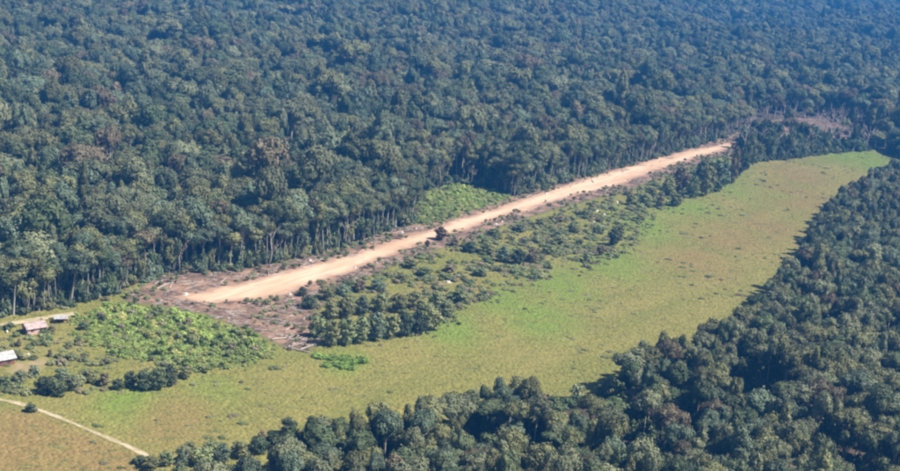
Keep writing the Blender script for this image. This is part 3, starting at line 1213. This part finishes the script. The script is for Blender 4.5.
for a in [(440, 240, 22, 14, 'dark brown'), (427, 247, 11, 6, 'dark green'), (455, 246, 15, 14, 'brownish'), (470, 252, 16, 20, 'dark green'), (487, 254, 20, 18, 'olive green'), (503, 262, 26, 18, 'bluish green'),
          (518, 264, 24, 18, 'dark green'), (532, 262, 22, 18, 'brownish'), (547, 254, 16, 16, 'pale green'), (560, 244, 14, 18, 'olive green'), (575, 232, 12, 16, 'olive green'), (588, 262, 16, 14, 'pale green'),
          (600, 255, 16, 14, 'brownish'), (613, 246, 30, 15, 'dark green'), (620, 238, 22, 12, 'olive green'), (540, 226, 12, 16, 'olive green'), (520, 232, 12, 16, 'bluish green'), (495, 236, 12, 16, 'pale green'),
          (410, 268, 14, 16, 'olive green'), (425, 276, 14, 18, 'pale green'), (450, 272, 12, 18, 'brownish'), (400, 282, 14, 16, 'olive green'), (480, 276, 12, 18, 'pale green'), (560, 222, 10, 12, 'brownish'), (585, 216, 10, 14, 'olive green'),
          (600, 232, 12, 14, 'pale green'), (640, 222, 12, 12, 'olive green')]:
    small_tree(*a, Z2, st)
for a in [(630, 205, 10, 14, 'olive green'), (645, 206, 12, 14, 'pale green'), (660, 208, 16, 11, 'brownish'), (668, 196, 18, 16, 'olive green'), (680, 192, 24, 18, 'brownish'), (692, 198, 20, 16, 'pale green'),
          (706, 196, 28, 20, 'olive green'), (720, 192, 28, 20, 'bluish green'), (714, 180, 20, 18, 'pale green'), (732, 184, 34, 13, 'brownish'), (740, 176, 28, 14, 'dark green'), (748, 170, 28, 16, 'pale green'),
          (700, 182, 20, 16, 'dark green'), (675, 206, 12, 16, 'olive green'), (650, 198, 10, 14, 'olive green')]:
    small_tree(*a, Z3, st)
for a in [(31, 412, 9, 14, 'dark green'), (44, 394, 20, 20, 'dark green'), (58, 396, 18, 20, 'deep green'), (72, 390, 16, 18, 'grey green'), (62, 380, 14, 16, 'bluish green'),
          (90, 382, 14, 16, 'olive green'), (104, 386, 16, 16, 'brownish'), (118, 390, 14, 14, 'deep green'), (130, 388, 20, 18, 'dark green'), (143, 391, 24, 18, 'dark green'), (157, 390, 26, 20, 'deep green'),
          (170, 386, 24, 18, 'dark green'), (165, 376, 18, 16, 'grey green'), (20, 384, 16, 16, 'grey green'), (34, 376, 12, 12, 'bluish green'), (5, 388, 14, 16, 'deep green'), (186, 378, 14, 16, 'olive green'),
          (84, 330, 10, 12, 'deep green'), (52, 334, 10, 8, 'brownish'), (78, 345, 10, 12, 'olive green'), (19, 347, 10, 7, 'brownish'), (50, 357, 9, 6, 'brownish')]:
    small_tree(*a, Z4 if a[1] > 360 else 'beside the houses', st)
for a in [(150, 470, 16, 20, 'olive green'), (166, 466, 18, 22, 'pale green'), (184, 463, 20, 22, 'grey green'), (202, 466, 22, 24, 'pale green'), (222, 462, 20, 22, 'bluish green'), (240, 458, 20, 22, 'olive green'),
          (258, 454, 20, 22, 'dark green'), (272, 450, 22, 20, 'dark green'), (212, 452, 14, 20, 'pale green'), (190, 452, 12, 18, 'olive green'), (140, 464, 10, 14, 'dark green'), (288, 436, 22, 20, 'dark green'), (262, 440, 12, 14, 'brownish')]:
    small_tree(*a, 'at the bottom edge near the footpath', st)
number_labels(st, lambda it: ranked(it, '%s small tree' % it['bucket'][0], it['bucket'][1]))


def shrubs():
    items = []

    def one(x, y, sc, kind, tone, zone):
        k = int(NR.integers(0, 2))
        p = up(x, y)
        a, b = SHRUB[kind][k]
        o = plant('shrub', [('stems', a), ('foliage', b)], (p[0], p[1], .03), NR.uniform(0, 6.28), (sc * NR.uniform(.9, 1.3), sc, sc * NR.uniform(.8, 1.15)), tone_of(tone), 'shrub', 'shrubs in the open')
        items.append(dict(obj=o, x=x, bucket=(kind, tone, zone)))
    G2 = np.random.default_rng(21)
    for k in range(12):
        one(340 + G2.normal() * 12, 363 + G2.normal() * 3, G2.uniform(.9, 1.4), 'low', 'bright lime', 'in the lime patch below the clump')
    # scrub belt
    cnt = 0
    while cnt < 75:
        t = G2.uniform()
        x, y = 310 + 420 * t + G2.normal() * 12, 330 - 155 * t + G2.normal() * 14
        if not inside(P_SCRUB, np.array([up(x, y)]))[0] or inside(P_STRIP, np.array([up(x, y)]))[0]:
            continue
        zone = 'in the near scrub' if x < 450 else 'in the middle scrub' if x < 580 else 'in the far scrub'
        one(x, y, G2.uniform(.6, 1.35), G2.choice(['low', 'bushy', 'upright'], p=[.5, .42, .08]), G2.choice(TN, p=[.22, .25, .23, .12, .1, .08]), zone)
        cnt += 1
    # edge of the near forest, bushes stepping out into the grass
    E2 = NEAR_EDGE[3:20]
    for i in range(len(E2) - 1):
        for j in range(8):
            d = E2[i + 1] - E2[i]
            nrm = np.array([-d[1], d[0]]) / np.hypot(*d)
            q = E2[i] + d * (j + G2.uniform()) / 8 + nrm * G2.uniform(-2.2, 2.5)
            x, y, _ = proj(q[0], q[1], 0.)
            if x > PW + 5 or y > PH + 5:
                continue
            one(x, y, G2.uniform(.9, 2.1), G2.choice(['low', 'bushy', 'upright']), G2.choice(TN, p=[.3, .25, .2, .05, .1, .1]), 'at the foot of the near forest edge')
    # strip side, forest foot
    for i in range(70):
        t = G2.uniform()
        k = int(t * (len(FOREST_EDGE) - 5)) + 3
        k = min(k, len(FOREST_EDGE) - 2)
        q = FOREST_EDGE[k] + (FOREST_EDGE[k + 1] - FOREST_EDGE[k]) * G2.uniform() + G2.normal(size=2) * 1.0
        x, y, d = proj(q[0], q[1], 0.)
        one(x, y, G2.uniform(.6, 1.6), G2.choice(['low', 'bushy', 'upright']), G2.choice(TN, p=[.3, .2, .2, .06, .14, .1]), 'at the foot of the far forest edge')
    number_labels(items, lambda it: ranked(it, '%s %s shrub' % (it['bucket'][0], it['bucket'][1]), it['bucket'][2]))
    print('shrubs', len(items))


shrubs()


# ---------------------------------------------------------------- felled logs, stumps, dead trees
def log_mesh(rng, L=7.0, r=.28):
    g = Geo()
    pts = [(-L / 2 + L * f, rng.uniform(-.15, .15), r + rng.uniform(-.04, .06)) for f in np.linspace(0, 1, 6)]
    tube(g, pts, [r * 1.1, r, r * .95, r * .85, r * .75, r * .55], 8, 0)
    for k in range(4):
        x = rng.uniform(-.1, .48) * L
        a = rng.uniform(-1, 1)
        tube(g, [(x, 0, r), (x + .4, a * .5, r + rng.uniform(.2, .5)), (x + rng.uniform(.7, 1.4), a * 1.3, r + rng.uniform(.3, 1.0))], [r * .4, r * .3, r * .1], 5, 0)
    return g.mesh('log', [BARK_LOG], True)


BARK_LOG = mat('bark_log', bark_build((0.26, 0.19, 0.16), (0.5, 0.43, 0.37)))
LOGS = [log_mesh(prng) for _ in range(4)]


def stump_mesh(rng):
    g = Geo()
    tube(g, [(0, 0, -.2), (0, 0, .1), (0, 0, .5), (.03, 0, rng.uniform(.7, 1.1))], [.62, .5, .42, .4], 10, 0)
    for k in range(5):
        a = k * 1.257 + rng.uniform(-.3, .3)
        tube(g, [(math.cos(a) * .3, math.sin(a) * .3, .35), (math.cos(a) * .7, math.sin(a) * .7, .08), (math.cos(a) * 1.2, math.sin(a) * 1.2, -.1)], [.16, .12, .05], 5, 0)
    return g.mesh('stump', [BARK_WHITE], True)


BARK_WHITE = mat('bark_bleached', bark_build((0.42, 0.37, 0.32), (0.72, 0.68, 0.62)))
STUMPS = [stump_mesh(prng) for _ in range(2)]


def debris():
    items = []
    G2 = np.random.default_rng(3)

    def log(x, y, L, ang, zone, bleached=False, r=1.0):
        p = up(x, y)
        o = link('fallen_log', LOGS[int(G2.integers(0, 4))], None, (p[0], p[1], .03), ang, (L / 7, .75 * r, .75 * r))
        o.rotation_euler = (G2.uniform(-.3, .3), G2.uniform(-.03, .03), ang)
        tag(o, None, 'log', 'felled trunks on the cleared earth')
        items.append(dict(obj=o, x=x, bucket=('long' if L > 7 else 'short', 'fallen log', zone)))

    def stump(x, y, s, zone):
        p = up(x, y)
        o = link('tree_stump', STUMPS[int(G2.integers(0, 2))], None, (p[0], p[1], .05), G2.uniform(0, 6.28), (s, s * .8, s * .5))
        tag(o, None, 'stump', 'bleached stumps beside the strip')
        items.append(dict(obj=o, x=x, bucket=('large' if s > 1.1 else 'small', 'bleached stump', zone)))
    for (x, y, L, a) in [(193, 292, 8, .1), (205, 303, 9, .0), (222, 309, 6, -.2), (236, 312, 8, .2), (250, 316, 9, -.15), (262, 309, 7, .1), (272, 320, 9, .0), (283, 313, 8, -.3), (290, 324, 8, .25),
                         (296, 305, 7, .1), (288, 336, 6, .5), (302, 330, 7, -.2), (268, 331, 6, .1), (297, 345, 6, .8), (307, 318, 6, 1.2), (240, 322, 6, .1), (180, 301, 6, .3), (160, 303, 6, .1), (215, 317, 5, .0)]:
        log(x, y, L, a, 'in debris at the near airstrip end')
    for k in range(14):
        log(300 + G2.normal() * 9, 341 + G2.normal() * 6, G2.uniform(4, 8), G2.uniform(-.6, 1.6), 'heaped beside the dark clump', r=G2.uniform(1.0, 1.7))
    for k in range(26):
        x = G2.uniform(160, 400)
        y0 = np.interp(x, [160, 240, 300, 350, 400], [279, 273, 262, 249, 232])
        log(x, y0 + G2.uniform(0, 9), G2.uniform(4, 9), R(50) + G2.normal() * .5, 'at the forest foot behind near strip')
    for k in range(22):
        x = G2.uniform(520, 730)
        y0 = np.interp(x, [520, 600, 660, 730], [198, 175, 160, 138])
        log(x, y0 + G2.uniform(0, 5), G2.uniform(4, 9), R(50) + G2.normal() * .5, 'at the forest foot behind far strip')
    for (x, y, s) in [(186, 295, 1.6), (377, 263, 1.2), (388, 240, 1.2), (402, 233, 1.5), (416, 229, 1.0), (310, 261, 1.4), (321, 260, 1.0), (546, 194, 1.5), (560, 189, 1.0)]:
        stump(x, y, s, 'near the far side of the airstrip')
    for (x, y, s) in [(586, 218, 1.4), (597, 212, 1.9), (604, 215, 1.6), (594, 222, 1.2), (617, 203, 1.8), (632, 195, 1.5), (640, 197, 1.7), (538, 224, 1.2), (496, 225, 1.6), (502, 222, 1.2), (448, 283, 2.0), (447, 291, 1.2),
                      (290, 295, 1.3), (612, 199, 1.2), (425, 290, 1.0), (355, 268, 1.3)]:
        stump(x, y, s, 'in the scrub below the airstrip')
    number_labels(items, lambda it: ranked(it, '%s pale %s' % it['bucket'][:2] if 'log' in it['bucket'][1] else '%s %s' % it['bucket'][:2], it['bucket'][2]))


debris()


def brush():
    gs = []
    for v in range(3):
        g = Geo()
        for k in range(16):
            a, L = prng.uniform(0, 6.28), prng.uniform(.6, 1.8)
            p = np.array([prng.uniform(-.6, .6), prng.uniform(-.6, .6), prng.uniform(0, .25)])
            d = np.array([math.cos(a), math.sin(a), prng.uniform(-.05, .35)])
            tube(g, [p - d * L * .4, p + np.array([0, 0, .1]), p + d * L * .6], [.07, .055, .02], 4, 0, cap=False)
        gs.append(g.mesh('brush_pile', [BARK_LOG]))
    c = proto_collection('brush_kinds', gs)
    P = hexpts(P_CLEARED.min(0), P_CLEARED.max(0), 2.3, .5)
    P = P[inside(P_CLEARED, P) & ~inside(P_STRIP, P)]
    P = P[NR.uniform(size=len(P)) < .22 + 1.1 * pnoise(P, .1, 12.)]
    n = len(P)
    s = NR.uniform(.5, 1.5, n)
    scatter('brush', np.column_stack([P, np.full(n, .06)]), NR.uniform(0, 6.28, n), np.column_stack([s, s, s]), NR.integers(0, 3, n), c,
            'broken branches strewn over the cleared earth', 'branches')
    # weeds coming back on the cleared earth
    P = hexpts(P_CLEARED.min(0), P_CLEARED.max(0), 2.6, .5)
    P = P[inside(P_CLEARED, P) & (~inside(P_STRIP, P) | (edge_dist(P_STRIP, P) < 2.0))]
    P = P[NR.uniform(size=len(P)) < .28 + 1.0 * pnoise(P, .06, 22.)]
    n = len(P)
    s = NR.uniform(.25, .7, n)
    scatter('pioneer_weeds', np.column_stack([P, np.full(n, .06)]), NR.uniform(0, 6.28, n), np.column_stack([s, s, s]), NR.integers(0, 6, n), COL_SCRUB,
            'low weeds returning along the edges of the airstrip', 'weeds')


brush()


def dead_mesh(rng):
    g = Geo()
    H = 15

    def branch(p, d, L, r, lev):
        d = d / np.linalg.norm(d)
        q = p + d * L * .5 + rng.normal(size=3) * L * .04
        e = p + d * L + rng.normal(size=3) * L * .06
        tube(g, [p, q, e], [r, r * .8, r * .5], 6 if lev == 0 else 4, 0)
        if lev < 3:
            for k in range(3 if lev else 6):
                f = rng.uniform(.45, 1.0)
                a = rng.uniform(0, 6.28)
                nd = d * .75 + np.array([math.cos(a), math.sin(a), .25]) * rng.uniform(.5, .9)
                branch(p + (e - p) * f, nd, L * rng.uniform(.32, .5), r * (.55 if lev else .45), lev + 1)
    branch(np.array([0, 0, -.3]), np.array([rng.uniform(-.06, .06), rng.uniform(-.06, .06), 1.]), 11.0, .24, 0)
    return g.mesh('trunk', [BARK_DEAD], True)


DEAD = [dead_mesh(prng) for _ in range(4)]


def dead_trees():
    items = []
    G2 = np.random.default_rng(9)
    spots = [(745, 152), (752, 150), (760, 156), (768, 148), (776, 156), (785, 150), (793, 140), (800, 136), (808, 142), (816, 148), (826, 150), (836, 146), (846, 150), (858, 148), (805, 152), (770, 160), (790, 158),
             *[(G2.uniform(744, 866), G2.uniform(124, 152)) for _ in range(46)], (726, 140), (700, 146), (650, 160), (560, 184), (470, 186), (440, 188), (268, 268), (180, 274), (345, 248)]
    for (x, y) in spots:
        p = up(x, y)
        s = G2.uniform(.8, 1.25) * (1.15 if x > 740 else 1.0)
        k = int(G2.integers(0, 4))
        o = link('dead_tree', DEAD[k], None, (p[0], p[1], 0), G2.uniform(0, 6.28), (s, s, s))
        tag(o, None, 'tree', 'bare grey trees')
        items.append(dict(obj=o, x=x, bucket=('bare grey dead tree', 'in the belt beyond the airstrip end' if x > 735 else 'standing at the far forest edge')))
    number_labels(items, lambda it: ranked(it, *it['bucket']))


dead_trees()
sheet('burnt_ground', poly([(748, 146), (770, 150), (800, 152), (845, 147), (858, 134), (836, 120), (795, 117), (762, 122), (750, 132)]), 0.05, M_CLEARED, step=3, jit=3, grid=6,
      label='pinkish brown cleared patch among the bare grey trees')

# ---------------------------------------------------------------- houses
M_ROOF_PINK = plain('roof_pink_grey', (0.40, 0.31, 0.30), .6, .25, .8)
M_ROOF_WHITE = plain('roof_white', (0.42, 0.42, 0.41), .6, .25, .8)
M_WALL_BROWN = plain('boards_brown', (0.20, 0.095, 0.07), .8, .2, 1.5)
M_WALL_PINK = plain('wall_pink', (0.52, 0.36, 0.33), .8, .1, 1.5)
M_DARK = plain('dark_wood', (0.07, 0.045, 0.035), .8, .2, 2)
M_WHITE = plain('white_plastic', (0.6, 0.6, 0.57), .4, .05, 2)


def box_geo(g, lo, hi):
    V = [(x, y, z) for z in (lo[2], hi[2]) for y in (lo[1], hi[1]) for x in (lo[0], hi[0])]
    g.add(V, [(0, 2, 3, 1), (4, 5, 7, 6), (0, 1, 5, 4), (2, 6, 7, 3), (0, 4, 6, 2), (1, 3, 7, 5)])


def box_part(name, lo, hi, m, parent):
    g = Geo()
    box_geo(g, lo, hi)
    return link(name, g.mesh(name, [m]), parent)


def house(px, rz, L, D, hw, rise, wall, roof, label):
    p = up(*px)
    e = bpy.data.objects.new('house', None)
    COL.objects.link(e)
    e.location = (p[0], p[1], .03)
    e.rotation_euler = (0, 0, rz)
    tag(e, label, 'house')
    # walls with gables: length along x
    V, Fc = [], []
    for x in (-L / 2, L / 2):
        V += [(x, -D / 2, 0), (x, D / 2, 0), (x, D / 2, hw), (x, 0, hw + rise), (x, -D / 2, hw)]
    Fc = [(0, 4, 3, 2, 1), (5, 6, 7, 8, 9), (0, 5, 9, 4), (1, 2, 7, 6)]
    link('wall', mesh_from('wall', V, Fc, [wall]), e)
    o, th = .55, .07
    g = Geo()
    for s in (-1, 1):
        y1 = s * (D / 2 + o)
        z1 = hw - rise * o / (D / 2)
        nseg = 14
        for k in range(nseg):           # corrugated sheets laid side by side
            x0, x1 = -L / 2 - o + (L + 2 * o) * k / nseg, -L / 2 - o + (L + 2 * o) * (k + 1) / nseg - .02
            dz = .02 if k % 2 else 0
            V = [(x0, 0, hw + rise + .04 + dz), (x1, 0, hw + rise + .04 + dz), (x1, y1, z1 + .04 + dz), (x0, y1, z1 + .04 + dz)]
            V += [(a, b, c + th) for a, b, c in V]
            g.add(V, [(0, 1, 2, 3), (4, 7, 6, 5), (0, 4, 5, 1), (1, 5, 6, 2), (2, 6, 7, 3), (3, 7, 4, 0)])
    r = link('roof', g.mesh('roof', [roof]), e)
    box_part('ridge_cap', (-L / 2 - o, -.18, hw + rise + .1), (L / 2 + o, .18, hw + rise + .17), roof, r)
    # gable end faces the left: a doorway and a porch
    box_part('door', (-L / 2 - .05, -.5, 0), (-L / 2 - .003, .5, 2.0), M_DARK, e)
    for k, x in enumerate((-L * .25, L * .25)):
        wdo = box_part('window', (x - .5, -D / 2 - .04, .95), (x + .5, -D / 2 - .003, 1.85), M_DARK, e)
        box_part('sill', (x - .58, -D / 2 - .12, .88), (x + .58, -D / 2 - .003, .945), wall, wdo)
    return e


RZ = R(44)
house((34, 332), RZ, 6.0, 4.2, 2.2, 1.1, M_WALL_PINK, M_ROOF_PINK, 'small house with pinkish grey gabled metal roof beside the dirt road')
house((1, 364), RZ, 6.4, 4.4, 2.3, 1.3, M_WALL_BROWN, M_ROOF_WHITE, 'brown-walled house with white gabled roof at the left picture edge')


def shelter(px, rz, L, D, h):
    p = up(*px)
    e = bpy.data.objects.new('open_shed', None)
    COL.objects.link(e)
    e.location = (p[0], p[1], .03)
    e.rotation_euler = (0, 0, rz)
    tag(e, 'low open shed with white sheet roof right of the pinkish-roofed house', 'shed')
    for sx in (-1, 1):
        for sy in (-1, 1):
            x, y = sx * (L / 2 - .3), sy * (D / 2 - .3)
            box_part('post', (x - .08, y - .08, 0), (x + .08, y + .08, h - (.25 if sy < 0 else 0)), M_DARK, e)
    g = Geo()
    for k in range(6):
        x0, x1 = -L / 2 + L * k / 6, -L / 2 + L * (k + 1) / 6 - .02
        dz = .02 * (k % 2)
        V = [(x0, -D / 2, h - .3 + dz), (x1, -D / 2, h - .3 + dz), (x1, D / 2, h + .02 + dz), (x0, D / 2, h + .02 + dz)]
        V += [(a, b, c + .06) for a, b, c in V]
        g.add(V, [(0, 3, 2, 1), (4, 5, 6, 7), (0, 1, 5, 4), (1, 2, 6, 5), (2, 3, 7, 6), (3, 0, 4, 7)])
    link('roof', g.mesh('roof', [M_ROOF_WHITE]), e)
    box_part('back_wall', (-L / 2 + .3, D / 2 - .26, 0), (L / 2 - .3, D / 2 - .2, h - .15), M_WALL_BROWN, e)


shelter((61, 323), R(20), 4.4, 3.0, 2.1)


def tank(px, s, label):
    p = up(*px)
    g = Geo()
    tube(g, [(0, 0, 0), (0, 0, .12), (0, 0, 1.1), (0, 0, 1.3), (0, 0, 1.42)], [.62, .68, .68, .5, .22], 16, 0)
    o = link('water_tank', g.mesh('water_tank', [M_WHITE], True), None, (p[0], p[1], .11), 0, (s, s, s))
    tag(o, label, 'tank')
    g2 = Geo()
    tube(g2, [(0, 0, 1.425), (0, 0, 1.52)], [.25, .23], 12, 0)
    link('lid', g2.mesh('lid', [M_WHITE]), o)


tank((28, 357), .75, 'small white rounded tank in the yard right of the brown-walled house')
tank((7, 333), .55, 'small white rounded tank left of the pinkish-roofed house')

# ---------------------------------------------------------------- haze
zb = -18.0


def haze():
    x0, x1, y0, y1, z0, z1 = -9500, 9500, -400, 15500, zb, CAM_H + 6
    V = [(x, y, z) for z in (z0, z1) for y in (y0, y1) for x in (x0, x1)]
    Fc = [(0, 2, 3, 1), (4, 5, 7, 6), (0, 1, 5, 4), (2, 6, 7, 3), (0, 4, 6, 2), (1, 3, 7, 5)]
    m = bpy.data.materials.new('haze_air')
    m.use_nodes = True
    t = m.node_tree
    t.nodes.clear()
    out = t.nodes.new('ShaderNodeOutputMaterial')
    v = t.nodes.new('ShaderNodeVolumePrincipled')
    v.inputs['Color'].default_value = (*HAZE_COLOR, 1)
    v.inputs['Density'].default_value = HAZE_DENSITY
    v.inputs['Anisotropy'].default_value = 0.0
    t.links.new(v.outputs[0], out.inputs['Volume'])
    o = link('haze', mesh_from('haze', V, Fc, [m]))
    tag(o, 'blue haze over the far forest', 'haze', None, 'stuff')


haze()
print('objects', len(SC.objects))
